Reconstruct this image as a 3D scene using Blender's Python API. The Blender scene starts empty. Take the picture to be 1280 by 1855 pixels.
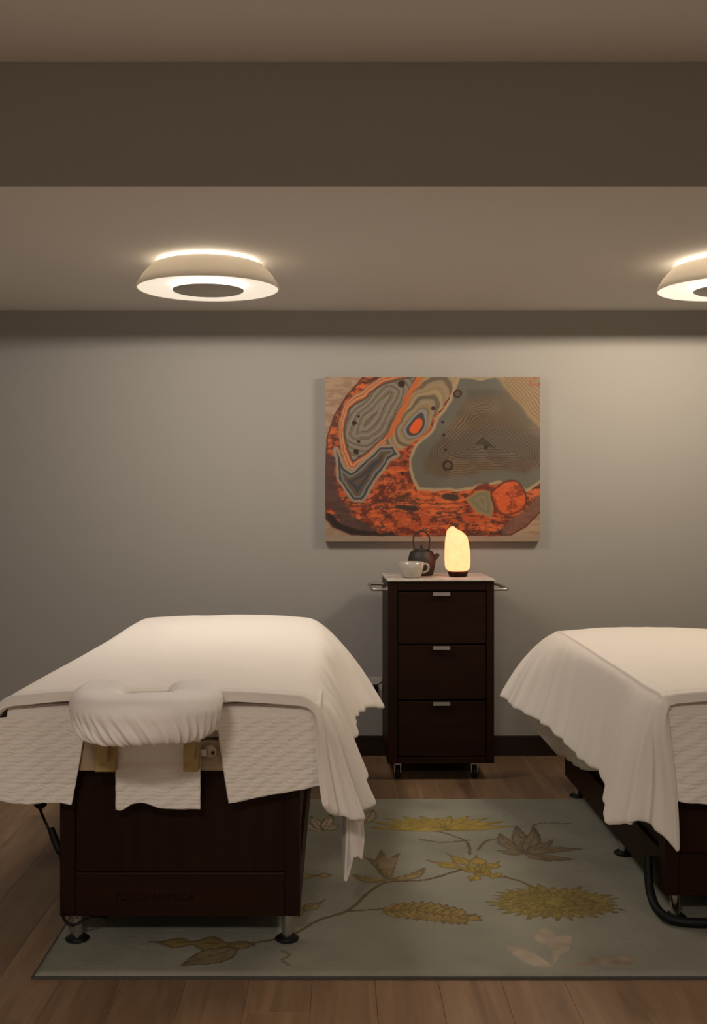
import bpy, bmesh, math, random
import numpy as np
from mathutils import Vector, Matrix

random.seed(7)
rng = np.random.default_rng(11)
SC = bpy.context.scene
COL = SC.collection

# ------------------------------------------------------------------ camera
W, H, F = 1280, 1855, 2000.0          # frame and focal length in pixels
PX, PY = 610.0, 903.0                 # principal point (shifted lens)
EYE = 1.35
cam_d = bpy.data.cameras.new('camera')
cam_d.sensor_fit = 'VERTICAL'
cam_d.sensor_height = 36.0
cam_d.lens = F * 36.0 / H
cam_d.shift_x = (W / 2 - PX) / H
cam_d.shift_y = (PY - H / 2) / H
cam_d.clip_start = 0.05
cam = bpy.data.objects.new('camera', cam_d)
COL.objects.link(cam)
cam.location = (0, 0, EYE)
cam.rotation_euler = (math.pi / 2, 0, 0)
SC.camera = cam

# ------------------------------------------------------------------ world, exposure
world = bpy.data.worlds.new('world')
SC.world = world
world.use_nodes = True
world.node_tree.nodes['Background'].inputs[0].default_value = (0.30, 0.25, 0.20, 1)
world.node_tree.nodes['Background'].inputs[1].default_value = 0.02
SC.view_settings.view_transform = 'Standard'
SC.view_settings.look = 'None'
SC.view_settings.gamma = 1
SC.view_settings.use_curve_mapping = False
SC.view_settings.exposure = 0.0

LAMP_DOWN = [15.8, 13.2, 155.0, 40.0]  # watts thrown down: back pair, then added front pair
LAMP_UP = [30.0, 44.0, 24.0, 24.0]    # radiance thrown up inside the shade
LAMP_WIDE = [0.52, 1.45, 0.0, 0.0]  # share of the beam thrown sideways
DIFFUSER = [0.72, 0.95, 0.7, 0.7]      # visible glow of the dish
LAMP_COLOR = [(1.0, 0.885, 0.78), (1.0, 0.83, 0.64), (1.0, 0.885, 0.78), (1.0, 0.885, 0.78)]
SALT = 2.5

# ------------------------------------------------------------------ helpers
def at(px, py, Y):
    return Vector(((px - PX) * Y / F, Y, EYE - (py - PY) * Y / F))

def lin(r, g, b):
    f = lambda c: (c / 12.92 if c <= 0.04045 else ((c + 0.055) / 1.055) ** 2.4)
    return (f(r / 255), f(g / 255), f(b / 255), 1)

def linear_array(a):
    a = np.clip(a / 255.0, 0, 1)
    return np.where(a <= 0.04045, a / 12.92, ((a + 0.055) / 1.055) ** 2.4)

def empty(name, loc=(0, 0, 0), rz=0.0):
    o = bpy.data.objects.new(name, None)
    o.empty_display_size = 0.1
    COL.objects.link(o)
    o.location = loc
    o.rotation_euler = (0, 0, rz)
    return o

def tag(o, label=None, cat=None, group=None, kind=None):
    if label: o['label'] = label
    if cat: o['category'] = cat
    if group: o['group'] = group
    if kind: o['kind'] = kind
    return o

def smooth(me):
    me.polygons.foreach_set('use_smooth', [True] * len(me.polygons))

def link(name, me, mat, parent=None):
    o = bpy.data.objects.new(name, me)
    COL.objects.link(o)
    for m in (mat if isinstance(mat, (list, tuple)) else [mat]):
        me.materials.append(m)
    if parent: o.parent = parent
    return o

def obj(name, bm, mat, parent=None, sm=False, bevel=0.0, seg=2):
    me = bpy.data.meshes.new(name)
    bmesh.ops.recalc_face_normals(bm, faces=bm.faces)
    bm.to_mesh(me)
    bm.free()
    if sm: smooth(me)
    o = link(name, me, mat, parent)
    if bevel > 0:
        b = o.modifiers.new('bevel', 'BEVEL')
        b.width = bevel
        b.segments = seg
        b.limit_method = 'ANGLE'
        b.harden_normals = False
    return o

def boxes(*bs):
    bm = bmesh.new()
    for (x0, x1, y0, y1, z0, z1) in bs:
        v = [bm.verts.new(p) for p in ((x0, y0, z0), (x1, y0, z0), (x1, y1, z0), (x0, y1, z0),
                                       (x0, y0, z1), (x1, y0, z1), (x1, y1, z1), (x0, y1, z1))]
        for f in ((0, 3, 2, 1), (4, 5, 6, 7), (0, 1, 5, 4), (1, 2, 6, 5), (2, 3, 7, 6), (3, 0, 4, 7)):
            bm.faces.new([v[i] for i in f])
    return bm

def lathe(profile, n=48, bm=None, c=(0, 0, 0), axis='z', close=False):
    """profile: list of (r, h); turned about an axis through c."""
    bm = bm or bmesh.new()
    rings = []
    for (r, h) in profile:
        ring = []
        if r < 1e-6:
            ring = [bm.verts.new(_ax(0, 0, h, c, axis))]
        else:
            for k in range(n):
                a = 2 * math.pi * k / n
                ring.append(bm.verts.new(_ax(r * math.cos(a), r * math.sin(a), h, c, axis)))
        rings.append(ring)
    pairs = list(zip(rings[:-1], rings[1:]))
    if close: pairs.append((rings[-1], rings[0]))
    for a, b in pairs:
        for k in range(n):
            k2 = (k + 1) % n
            if len(a) == 1 and len(b) == 1: continue
            if len(a) == 1: bm.faces.new((a[0], b[k], b[k2]))
            elif len(b) == 1: bm.faces.new((a[k], a[k2], b[0]))
            else: bm.faces.new((a[k], a[k2], b[k2], b[k]))
    return bm

def _ax(x, y, h, c, axis):
    if axis == 'z': return (c[0] + x, c[1] + y, c[2] + h)
    if axis == 'y': return (c[0] + x, c[1] + h, c[2] + y)
    return (c[0] + h, c[1] + x, c[2] + y)

def catmull(pts, n):
    P = np.array(pts, float)
    m = len(P)
    out = []
    tt = np.linspace(0, m - 1, n)
    for t in tt:
        i = min(int(t), m - 2)
        u = t - i
        p0, p1, p2, p3 = P[max(i - 1, 0)], P[i], P[i + 1], P[min(i + 2, m - 1)]
        out.append(0.5 * ((2 * p1) + (-p0 + p2) * u + (2 * p0 - 5 * p1 + 4 * p2 - p3) * u * u
                          + (-p0 + 3 * p1 - 3 * p2 + p3) * u ** 3))
    return np.array(out)

def tube(pts, r, n=10, steps=None, bm=None):
    bm = bm or bmesh.new()
    P = catmull(pts, steps) if steps else np.array(pts, float)
    rad = np.full(len(P), r) if np.isscalar(r) else np.interp(np.linspace(0, 1, len(P)), np.linspace(0, 1, len(r)), r)
    T = np.gradient(P, axis=0)
    T /= np.linalg.norm(T, axis=1)[:, None] + 1e-9
    up = np.array([0.31, 0.22, 0.92])
    rings = []
    for p, t, q in zip(P, T, rad):
        a = np.cross(t, up); a /= np.linalg.norm(a) + 1e-9
        b = np.cross(t, a)
        rings.append([bm.verts.new(p + q * (math.cos(k) * a + math.sin(k) * b)) for k in np.linspace(0, 2 * math.pi, n, endpoint=False)])
    for A, B in zip(rings[:-1], rings[1:]):
        for k in range(n):
            bm.faces.new((A[k], A[(k + 1) % n], B[(k + 1) % n], B[k]))
    bm.faces.new(rings[0][::-1]); bm.faces.new(rings[-1])
    return bm

def grid_mesh(name, P, keep=None, wrap=False):
    """P: (rows, cols, 3) array -> mesh."""
    r, c, _ = P.shape
    me = bpy.data.meshes.new(name)
    idx = np.arange(r * c).reshape(r, c)
    if wrap: idx = np.concatenate([idx, idx[:, :1]], axis=1)
    q = np.stack([idx[:-1, :-1], idx[:-1, 1:], idx[1:, 1:], idx[1:, :-1]], -1)
    q = q[keep] if keep is not None else q.reshape(-1, 4)
    used = np.unique(q)
    remap = -np.ones(r * c, int); remap[used] = np.arange(len(used))
    q = remap[q]
    V = P.reshape(-1, 3)[used]
    me.vertices.add(len(V)); me.vertices.foreach_set('co', V.ravel().astype(np.float32))
    me.loops.add(q.size); me.loops.foreach_set('vertex_index', q.ravel().astype(np.int32))
    me.polygons.add(len(q)); me.polygons.foreach_set('loop_start', np.arange(0, q.size, 4, dtype=np.int32))
    me.update(calc_edges=True)
    me.validate()
    smooth(me)
    return me, used

def value_noise(x, y, seed=0):
    xi, yi = np.floor(x).astype(np.int64), np.floor(y).astype(np.int64)
    xf, yf = x - xi, y - yi
    def h(a, b):
        n = (a * 374761393 + b * 668265263 + seed * 1442695041) & 0xffffffff
        n = ((n ^ (n >> 13)) * 1274126177) & 0xffffffff
        return ((n ^ (n >> 16)) & 0xffff) / 65535.0
    u, v = xf * xf * (3 - 2 * xf), yf * yf * (3 - 2 * yf)
    return (h(xi, yi) * (1 - u) * (1 - v) + h(xi + 1, yi) * u * (1 - v) + h(xi, yi + 1) * (1 - u) * v + h(xi + 1, yi + 1) * u * v)

def fbm(x, y, oct=4, seed=0):
    s, a, t = 0, 0.5, 0
    for k in range(oct):
        s = s + a * value_noise(x * 2 ** k, y * 2 ** k, seed + k); t += a; a *= 0.5
    return s / t

# ------------------------------------------------------------------ materials
def mat(name, color, rough=0.6, metal=0.0, spec=0.5):
    m = bpy.data.materials.new(name)
    m.use_nodes = True
    b = m.node_tree.nodes['Principled BSDF']
    b.inputs['Base Color'].default_value = color
    b.inputs['Roughness'].default_value = rough
    b.inputs['Metallic'].default_value = metal
    b.inputs['Specular IOR Level'].default_value = spec
    return m

def nodes_of(m):
    return m.node_tree.nodes, m.node_tree.links, m.node_tree.nodes['Principled BSDF']

def add_bump(m, height_socket, strength, dist):
    N, L, B = nodes_of(m)
    bp = N.new('ShaderNodeBump')
    bp.inputs['Strength'].default_value = strength
    bp.inputs['Distance'].default_value = dist
    L.new(height_socket, bp.inputs['Height'])
    L.new(bp.outputs[0], B.inputs['Normal'])

def coords(m, scale):
    N, L, B = nodes_of(m)
    tc = N.new('ShaderNodeTexCoord')
    mp = N.new('ShaderNodeMapping')
    mp.inputs['Scale'].default_value = scale
    L.new(tc.outputs['Object'], mp.inputs[0])
    return mp.outputs[0]

def noise(m, vec, scale, detail=4, rough=0.55, dist=0.0):
    N, L, B = nodes_of(m)
    n = N.new('ShaderNodeTexNoise')
    n.inputs['Scale'].default_value = scale
    n.inputs['Detail'].default_value = detail
    n.inputs['Roughness'].default_value = rough
    n.inputs['Distortion'].default_value = dist
    L.new(vec, n.inputs['Vector'])
    return n.outputs['Fac']

def ramp(m, fac, stops):
    N, L, B = nodes_of(m)
    r = N.new('ShaderNodeValToRGB')
    e = r.color_ramp.elements
    e[0].position, e[0].color = stops[0]
    e[1].position, e[1].color = stops[-1]
    for p, c in stops[1:-1]:
        k = e.new(p); k.color = c
    L.new(fac, r.inputs[0])
    return r.outputs[0]

def paint(name, color):
    m = mat(name, color, 0.85, spec=0.2)
    add_bump(m, noise(m, coords(m, (1, 1, 1)), 220, 3), 0.06, 0.002)
    return m

def wood(name, dark, light, scale, rough=0.35, spec=0.4, vary=0.0):
    """grain stretched along the axis with the smallest scale"""
    m = mat(name, dark, rough, spec=spec)
    N, L, B = nodes_of(m)
    v = coords(m, scale)
    if vary:
        oi = N.new('ShaderNodeObjectInfo')
        sc = N.new('ShaderNodeVectorMath'); sc.operation = 'ADD'
        mu = N.new('ShaderNodeMath'); mu.operation = 'MULTIPLY'; mu.inputs[1].default_value = 57.0
        L.new(oi.outputs['Random'], mu.inputs[0])
        L.new(v, sc.inputs[0]); L.new(mu.outputs[0], sc.inputs[1])
        v = sc.outputs[0]
    f = noise(m, v, 1.0, 6, 0.62, 0.8)
    c = ramp(m, f, [(0.30, dark), (0.70, light)])
    if vary:
        hs = N.new('ShaderNodeHueSaturation')
        mr = N.new('ShaderNodeMapRange')
        mr.inputs['To Min'].default_value = 1 - vary; mr.inputs['To Max'].default_value = 1 + vary
        L.new(oi.outputs['Random'], mr.inputs['Value'])
        L.new(mr.outputs[0], hs.inputs['Value'])
        L.new(c, hs.inputs['Color'])
        c = hs.outputs[0]
    L.new(c, B.inputs['Base Color'])
    add_bump(m, f, 0.12, 0.002)
    return m

M = {}
M['wall'] = paint('wall_paint', (0.335, 0.325, 0.305, 1))
M['ceiling'] = paint('ceiling_paint', (0.71, 0.69, 0.655, 1))
M['mahogany'] = wood('mahogany', (0.010, 0.0032, 0.0013, 1), (0.021, 0.0068, 0.0026, 1), (14, 14, 1.2), 0.45, 0.12)
M['mahogany_wide'] = wood('mahogany_wide', (0.010, 0.0032, 0.0013, 1), (0.021, 0.0068, 0.0026, 1), (1.2, 14, 14), 0.45, 0.12)
M['mahogany_red'] = wood('mahogany_red', (0.020, 0.0055, 0.0035, 1), (0.042, 0.011, 0.006, 1), (12, 12, 1.0), 0.32)
M['plank'] = wood('oak_plank', (0.145, 0.086, 0.050, 1), (0.275, 0.172, 0.098, 1), (16, 1.3, 16), 0.42, 0.4, vary=0.14)
M['birch'] = wood('birch', (0.34, 0.25, 0.15, 1), (0.46, 0.36, 0.24, 1), (2, 18, 18), 0.5)
M['arm_wood'] = wood('arm_wood', (0.30, 0.20, 0.07, 1), (0.44, 0.32, 0.14, 1), (18, 2, 18), 0.5)
M['baseboard'] = wood('baseboard_wood', (0.010, 0.005, 0.0035, 1), (0.022, 0.010, 0.007, 1), (2, 14, 14), 0.4)
M['chrome'] = mat('chrome', (0.62, 0.60, 0.57, 1), 0.18, 1.0)
M['steel'] = mat('brushed_steel', (0.40, 0.38, 0.355, 1), 0.42, 1.0)
M['black'] = mat('black_rubber', (0.006, 0.006, 0.007, 1), 0.55, spec=0.2)
M['iron'] = mat('cast_iron', (0.018, 0.014, 0.012, 1), 0.55)
add_bump(M['iron'], noise(M['iron'], coords(M['iron'], (1, 1, 1)), 260, 3), 0.4, 0.002)
M['china'] = mat('china', (0.40, 0.375, 0.32, 1), 0.25)  # greyed: the shade on the cup is put into the base colour
M['stone'] = mat('stone_top', (0.60, 0.55, 0.49, 1), 0.3)
N_, L_, B_ = nodes_of(M['stone'])
L_.new(ramp(M['stone'], noise(M['stone'], coords(M['stone'], (1, 1, 1)), 30, 5), [(0.35, (0.52, 0.47, 0.42, 1)), (0.7, (0.66, 0.61, 0.55, 1))]), B_.inputs['Base Color'])

def cloth(name, color, weave=900):
    m = mat(name, color, 0.9, spec=0.15)
    N, L, B = nodes_of(m)
    B.inputs['Sheen Weight'].default_value = 0.15
    B.inputs['Sheen Roughness'].default_value = 0.6
    add_bump(m, noise(m, coords(m, (1, 1, 1)), 14, 5, 0.6), 0.10, 0.02)
    return m
M['duvet'] = cloth('white_cotton', (0.80, 0.755, 0.70, 1))
M['sheet'] = cloth('flat_sheet', (0.74, 0.68, 0.63, 1))
M['cover'] = cloth('cradle_cover', (0.87, 0.845, 0.815, 1))
M['mattress'] = mat('vinyl', (0.60, 0.54, 0.46, 1), 0.5)

def quilt_mat():
    m = mat('matelasse', (0.80, 0.755, 0.70, 1), 0.92, spec=0.12)
    N, L, B = nodes_of(m)
    v = coords(m, (9, 9, 34))
    n = noise(m, v, 3.2, 3, 0.5, 1.2)
    w = N.new('ShaderNodeTexWave')
    w.wave_type = 'BANDS'; w.bands_direction = 'Z'
    w.inputs['Scale'].default_value = 25.0
    w.inputs['Distortion'].default_value = 5.0
    w.inputs['Detail'].default_value = 2.0
    w.inputs['Detail Scale'].default_value = 2.2
    tc = N.new('ShaderNodeTexCoord')
    L.new(tc.outputs['Object'], w.inputs['Vector'])
    ad = N.new('ShaderNodeMath'); ad.operation = 'MULTIPLY_ADD'; ad.inputs[1].default_value = 0.8
    L.new(n, ad.inputs[0]); L.new(w.outputs['Fac'], ad.inputs[2])
    add_bump(m, ad.outputs[0], 0.32, 0.004)
    return m
M['quilt'] = quilt_mat()

def vertex_color_mat(name, rough, spec=0.3):
    m = mat(name, (1, 1, 1, 1), rough, spec=spec)
    N, L, B = nodes_of(m)
    a = N.new('ShaderNodeVertexColor'); a.layer_name = 'print'
    L.new(a.outputs[0], B.inputs['Base Color'])
    return m
M['rug'] = vertex_color_mat('wool_pile', 0.95, 0.1)
add_bump(M['rug'], noise(M['rug'], coords(M['rug'], (1, 1, 1)), 320, 3, 0.7), 0.5, 0.006)
M['print'] = vertex_color_mat('printed_panel', 0.5, 0.3)

def emit(name, color, strength, base=(0.8, 0.8, 0.8, 1)):
    m = mat(name, base, 0.6)
    b = m.node_tree.nodes['Principled BSDF']
    b.inputs['Emission Color'].default_value = color
    b.inputs['Emission Strength'].default_value = strength
    return m

def shade_mat():
    m = bpy.data.materials.new('frosted_shade')
    m.use_nodes = True
    N, L = m.node_tree.nodes, m.node_tree.links
    N.remove(N['Principled BSDF'])
    d = N.new('ShaderNodeBsdfDiffuse'); d.inputs[0].default_value = (0.78, 0.74, 0.68, 1)
    t = N.new('ShaderNodeBsdfTranslucent'); t.inputs[0].default_value = (0.80, 0.76, 0.70, 1)
    x = N.new('ShaderNodeMixShader'); x.inputs[0].default_value = 0.27
    L.new(d.outputs[0], x.inputs[1]); L.new(t.outputs[0], x.inputs[2])
    L.new(x.outputs[0], N['Material Output'].inputs[0])
    return m
M['shade'] = shade_mat()

def salt_mat():
    m = mat('salt_crystal', (0.25, 0.12, 0.07, 1), 0.5)
    N, L, B = nodes_of(m)
    c = ramp(m, noise(m, coords(m, (1, 1, 1)), 18, 4, 0.6), [(0.3, (1.0, 0.27, 0.105, 1)), (0.7, (1.0, 0.32, 0.145, 1))])
    L.new(c, B.inputs['Emission Color'])
    B.inputs['Emission Strength'].default_value = SALT
    add_bump(m, noise(m, coords(m, (1, 1, 1)), 40, 4), 0.4, 0.01)
    return m
M['salt'] = salt_mat()

# ------------------------------------------------------------------ room
XL, XR, YB, YF = -2.35, 3.45, 5.81, -1.6
ZC, ZS, YS = 2.733, 2.338, 3.497       # upper ceiling, dropped ceiling, its front edge
struct = lambda name, bm, m: tag(obj(name, bm, m), kind='structure')
struct('wall_back', boxes((XL, XR, YB, YB + 0.1, -0.05, ZC + 0.1)), M['wall'])
struct('wall_left', boxes((XL - 0.1, XL, YF, YB, -0.05, ZC + 0.1)), M['wall'])
struct('wall_right', boxes((XR, XR + 0.1, YF, YB, -0.05, ZC + 0.1)), M['wall'])
struct('wall_front', boxes((XL, XR, YF - 0.1, YF, -0.05, ZC + 0.1)), M['wall'])
struct('ceiling', boxes((XL, XR, YF, YB, ZC, ZC + 0.1)), M['ceiling'])
soffit = struct('ceiling_soffit', boxes((XL, XR, YS, YB, ZS, ZC)), [M['ceiling'], M['wall']])
for p in soffit.data.polygons:      # the upright face uses the wall material
    if p.normal.y < -0.5: p.material_index = 1
floor = struct('floor', boxes((XL, XR, YF, YB, -0.06, -0.014)), M['baseboard'])
struct('baseboard_back', boxes((XL, XR, YB - 0.016, YB, 0.0, 0.103)), M['baseboard'])
struct('baseboard_left', boxes((XL, XL + 0.016, YF, YB - 0.016, 0.0, 0.103)), M['baseboard'])
struct('baseboard_right', boxes((XR - 0.016, XR, YF, YB - 0.016, 0.0, 0.103)), M['baseboard'])

# floor planks, one object each; lengths share mesh data
PW = 0.176
cache = {}
def plank_mesh(w, l):
    k = (round(w, 3), round(l, 2))
    if k not in cache:
        bm = boxes((0.0003, w - 0.0003, 0.0004, l - 0.0004, -0.014, 0))
        for e in [e for e in bm.edges if all(abs(v.co.z) < 1e-6 for v in e.verts)]:
            e.select = True
        bmesh.ops.bevel(bm, geom=[e for e in bm.edges if e.select], offset=0.0007, segments=1, affect='EDGES')
        me = bpy.data.meshes.new('plank')
        bm.to_mesh(me); bm.free()
        me.materials.append(M['plank'])
        cache[k] = me
    return cache[k]
rp = random.Random(3)
x = XL
x0 = (325 - PX) * 2.96 / F
x = x0 - math.ceil((x0 - XL) / PW) * PW
while x < XR - 0.02:
    a, b = max(x, XL), min(x + PW, XR)
    y = YF
    first = True
    while y < YB - 0.01:
        l = rp.choice([0.6, 0.9, 1.2]) if first else rp.choice([1.2, 1.5, 1.8])
        if y + l > YB - 0.4: l = YB - y
        o = bpy.data.objects.new('plank', plank_mesh(b - a, l))
        COL.objects.link(o)
        o.parent = floor
        o.location = (a, y, 0)
        y += l
        first = False
    x += PW

# ------------------------------------------------------------------ rug
def inside(poly, X, Y):
    n = len(poly); r = np.zeros(X.shape, bool); j = n - 1
    for i in range(n):
        xi, yi = poly[i]; xj, yj = poly[j]
        c = ((yi > Y) != (yj > Y)) & (X < (xj - xi) * (Y - yi) / (yj - yi + 1e-12) + xi)
        r ^= c; j = i
    return r

def dist_line(pts, X, Y, closed=False):
    d = np.full(X.shape, 1e9)
    P = list(pts) + ([pts[0]] if closed else [])
    for (ax, ay), (bx, by) in zip(P[:-1], P[1:]):
        dx, dy = bx - ax, by - ay
        t = np.clip(((X - ax) * dx + (Y - ay) * dy) / (dx * dx + dy * dy + 1e-12), 0, 1)
        d = np.minimum(d, np.hypot(X - ax - t * dx, Y - ay - t * dy))
    return d

RX0, RX1, RY0, RY1, RZ = -0.853, 1.89, 3.10, 4.92, 0.016
def onrug(px, py):
    Y = (EYE - RZ) * F / (py - PY)
    return ((px - PX) * Y / F, Y)

def build_rug():
    nx, ny = 430, 290
    gx = np.linspace(RX0, RX1, nx); gy = np.linspace(RY0, RY1, ny)
    X, Y = np.meshgrid(gx, gy)
    field = np.array([136, 135, 122.0])
    C = np.broadcast_to(field, X.shape + (3,)).copy()
    C *= (0.90 + 0.2 * fbm(X * 5, Y * 5, 3, 5))[..., None]
    Hh = np.zeros(X.shape)
    wob = 0.004 * (fbm(X * 40, Y * 40, 2, 9) - 0.5)
    def fill(poly, col, rim=None, w=0.004, lift=0.0015):
        P = np.array(poly)
        m = 0.02
        bx = (X > P[:, 0].min() - m) & (X < P[:, 0].max() + m) & (Y > P[:, 1].min() - m) & (Y < P[:, 1].max() + m)
        if not bx.any(): return
        xs, ys = X[bx] + wob[bx], Y[bx] + wob[bx]
        ins = inside(poly, xs, ys)
        d = dist_line(poly, xs, ys, True)
        c = C[bx]; h = Hh[bx]
        sh = (0.88 + 0.24 * fbm(xs * 30, ys * 30, 2, 3))[:, None]
        c[ins] = (np.array(col) * sh)[ins]
        h[ins] = lift
        if rim is not None:
            e = d < w
            c[e] = np.array(rim) * 1.0; h[e] = -0.001
        C[bx] = c; Hh[bx] = h
    def stroke(pts, col, w):
        P = np.array(pts)
        bx = (X > P[:, 0].min() - .03) & (X < P[:, 0].max() + .03) & (Y > P[:, 1].min() - .03) & (Y < P[:, 1].max() + .03)
        d = dist_line(pts, X[bx] + wob[bx], Y[bx] + wob[bx])
        c = C[bx]; c[d < w] = col; C[bx] = c
    R = lambda pts: [onrug(*p) for p in pts]
    def curve(pts, n=24): return [tuple(p) for p in catmull(R(pts), n)]
    def leaf(base, tip, width, col, rim, bend=0.0, n=11, lobes=0, w=0.004):
        """leaf in floor metres between two rug points"""
        b, t = np.array(base), np.array(tip)
        ax = t - b; L = np.linalg.norm(ax); ax /= L; nr = np.array([-ax[1], ax[0]])
        s = np.linspace(0, 1, n * (3 if lobes else 1))
        prof = np.sin(np.pi * s ** 0.8) * width
        if lobes: prof *= 0.62 + 0.38 * np.sin(2 * np.pi * lobes * s)
        mid = b + np.outer(s * L, ax) + np.outer(bend * np.sin(np.pi * s), nr)
        poly = [tuple(p) for p in mid + prof[:, None] * nr] + [tuple(p) for p in (mid - prof[:, None] * nr)[::-1]]
        fill(poly, col, rim, w)
        stroke([tuple(p) for p in mid], rim, w * 0.6)
    gold, gold_d = (152, 133, 72), (118, 104, 66)
    tan, tan_d = (142, 126, 86), (110, 99, 76)
    stem = (100, 87, 66)
    pale = (157, 144, 127)
    # stems
    stroke(curve([(430, 1712), (520, 1697), (575, 1668), (632, 1648), (668, 1616), (702, 1598), (770, 1594), (832, 1576)], 40), stem, 0.007)
    stroke(curve([(575, 1668), (625, 1652), (690, 1647)]), stem, 0.006)
    stroke(curve([(850, 1548), (845, 1525), (800, 1508), (758, 1503)]), stem, 0.006)
    stroke(curve([(762, 1521), (800, 1526), (850, 1522)]), stem, 0.006)
    stroke(curve([(865, 1540), (880, 1524), (905, 1518)]), stem, 0.006)
    stroke(curve([(915, 1588), (945, 1598), (975, 1612)]), stem, 0.006)
    stroke(curve([(962, 1515), (968, 1494), (1000, 1491), (1035, 1492)]), stem, 0.005)
    # feathered leaf, six lobes each side
    sp = catmull(R([(686, 1650), (740, 1650), (800, 1658), (852, 1664)]), 13)
    for k in range(1, 12):
        p = sp[k]
        L = 0.092 * math.sin(math.pi * (0.18 + 0.74 * k / 12)) + 0.012
        for sg in (1, -1):
            d = np.array([0.52, 0.85 * sg]) if k < 10 else np.array([0.9, 0.4 * sg])
            leaf(p, p + d / np.linalg.norm(d) * L, 0.022, (140, 120, 76), (106, 92, 62), bend=-0.012 * sg, n=8, w=0.003)
    # gold five-finger leaf in the middle
    c0 = np.array(onrug(872, 1581))
    for (px, py, w) in ((772, 1558, .036), (808, 1545, .034), (862, 1548, .034), (905, 1560, .030), (915, 1590, .038), (850, 1597, .028)):
        leaf(c0, onrug(px, py), w, gold, gold_d, lobes=2, w=0.0035)
    # lily on the stem
    c1 = np.array(onrug(703, 1594))
    for (px, py, w, b) in ((662, 1553, .020, -.02), (690, 1540, .020, .01), (722, 1546, .022, .02), (768, 1572, .022, -.03), (640, 1584, .024, .03)):
        leaf(c1, onrug(px, py), w, tan, tan_d, bend=b, w=0.005)
    fill(R([(680, 1560), (700, 1553), (718, 1558), (708, 1580), (694, 1582)]), (136, 120, 100))
    # gold fern at the far edge
    c2 = np.array(onrug(800, 1503))
    for k in range(11):
        a = math.pi * (0.02 + 0.098 * k)
        L = 0.16 + 0.13 * abs(math.cos(a))
        leaf(c2 + np.array([-.06 + .01 * k, 0]), c2 + np.array([math.cos(a) * L * 1.05, 0.03 + math.sin(a) * L * 0.85]), 0.030, gold, gold_d, n=9, w=0.003)
    # dusky flower behind right bed
    c3 = np.array(onrug(950, 1546))
    for (px, py, w, b) in ((905, 1510, .03, .02), (935, 1496, .03, 0), (968, 1500, .03, -.01), (1000, 1522, .026, -.01), (1055, 1538, .032, .02), (1040, 1556, .028, -.02), (900, 1540, .026, .01), (995, 1560, .022, 0)):
        leaf(c3, onrug(px, py), w, (122, 110, 88), (100, 92, 76), bend=b, w=0.0045)
    # large many-petalled bloom
    c4 = np.array(onrug(1005, 1634))
    for ring, (n, L, w) in enumerate(((30, 0.27, .017), (22, 0.17, .016), (14, 0.09, .02), (8, .045, .02))):
        for k in range(n):
            a = 2 * math.pi * (k + 0.5 * ring) / n
            q = L * (0.85 + 0.2 * rng.random())
            leaf(c4 + 0.3 * q * np.array([math.cos(a), 0.7 * math.sin(a)]), c4 + q * np.array([math.cos(a) * 0.86, 0.62 * math.sin(a)]), w, (140, 124, 74), (112, 101, 66), n=7, w=0.0028)
    fill([(c4[0] + .03 * math.cos(a), c4[1] + .03 * math.sin(a)) for a in np.linspace(0, 6.0, 12)], (140, 124, 74))
    # pale tulip in front
    fill(R([(918, 1712), (948, 1718), (978, 1733), (1001, 1750), (992, 1757), (952, 1745), (926, 1729)]), pale)
    fill(R([(968, 1692), (986, 1679), (1012, 1696), (1036, 1695), (1032, 1720), (1012, 1733), (1000, 1752), (1003, 1728), (990, 1712), (970, 1704)]), pale)
    fill(R([(998, 1756), (1052, 1744), (1068, 1734), (1150, 1732), (1142, 1749), (1062, 1750)]), (140, 126, 110))
    # pale blossom partly behind the left bed, leaves, squiggle
    c5 = np.array(onrug(585, 1505))
    for (px, py, w) in ((538, 1493, .026), (562, 1478, .026), (600, 1474, .022), (612, 1494, .026)):
        leaf(c5, onrug(px, py), w, (170, 154, 134), (104, 96, 78), w=0.004)
    leaf(onrug(660, 1492), onrug(676, 1466), .030, (150, 138, 118), (104, 96, 78))
    leaf(onrug(600, 1585), onrug(520, 1588), .030, tan, tan_d, lobes=2)
    leaf(onrug(520, 1664), onrug(590, 1629), .030, tan, tan_d, lobes=2)
    leaf(onrug(460, 1712), onrug(268, 1706), .055, (122, 106, 66), (94, 82, 56), lobes=3)
    leaf(onrug(430, 1718), onrug(330, 1748), .050, (116, 104, 80), (92, 82, 62))
    stroke(curve([(512, 1722), (524, 1730), (512, 1738), (522, 1748)]), tan_d, 0.006)
    for k in range(5):   # pattern goes on under the right bed
        a = 0.4 + k * 1.1
        leaf((1.45, 3.9), (1.45 + .3 * math.cos(a), 3.9 + .3 * math.sin(a)), .05, gold, gold_d, lobes=2)
    lum = linear_array(C)
    Z = np.full(X.shape, RZ) + Hh + 0.0022 * (fbm(X * 90, Y * 90, 2, 21) - 0.5)
    edge = np.minimum.reduce([X - RX0, RX1 - X, Y - RY0, RY1 - Y])
    Z = np.where(edge < 0.02, RZ - 0.010 * (1 - edge / 0.02) ** 2, Z)
    e = 0.004 * (fbm(X * 60, Y * 60, 2, 31) - 0.5)
    P = np.stack([X + np.where(edge < 1e-6, e, 0), Y + np.where(edge < 1e-6, e, 0), Z], -1)
    me, used = grid_mesh('rug', P)
    ca = me.color_attributes.new('print', 'FLOAT_COLOR', 'POINT')
    ca.data.foreach_set('color', np.concatenate([lum.reshape(-1, 3), np.ones((lum.size // 3, 1))], 1).ravel().astype(np.float32))
    root = empty('area_rug', ((RX0 + RX1) / 2, (RY0 + RY1) / 2, 0))
    o = link('pile', me, M['rug'], root)
    o.location = -root.location
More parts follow.
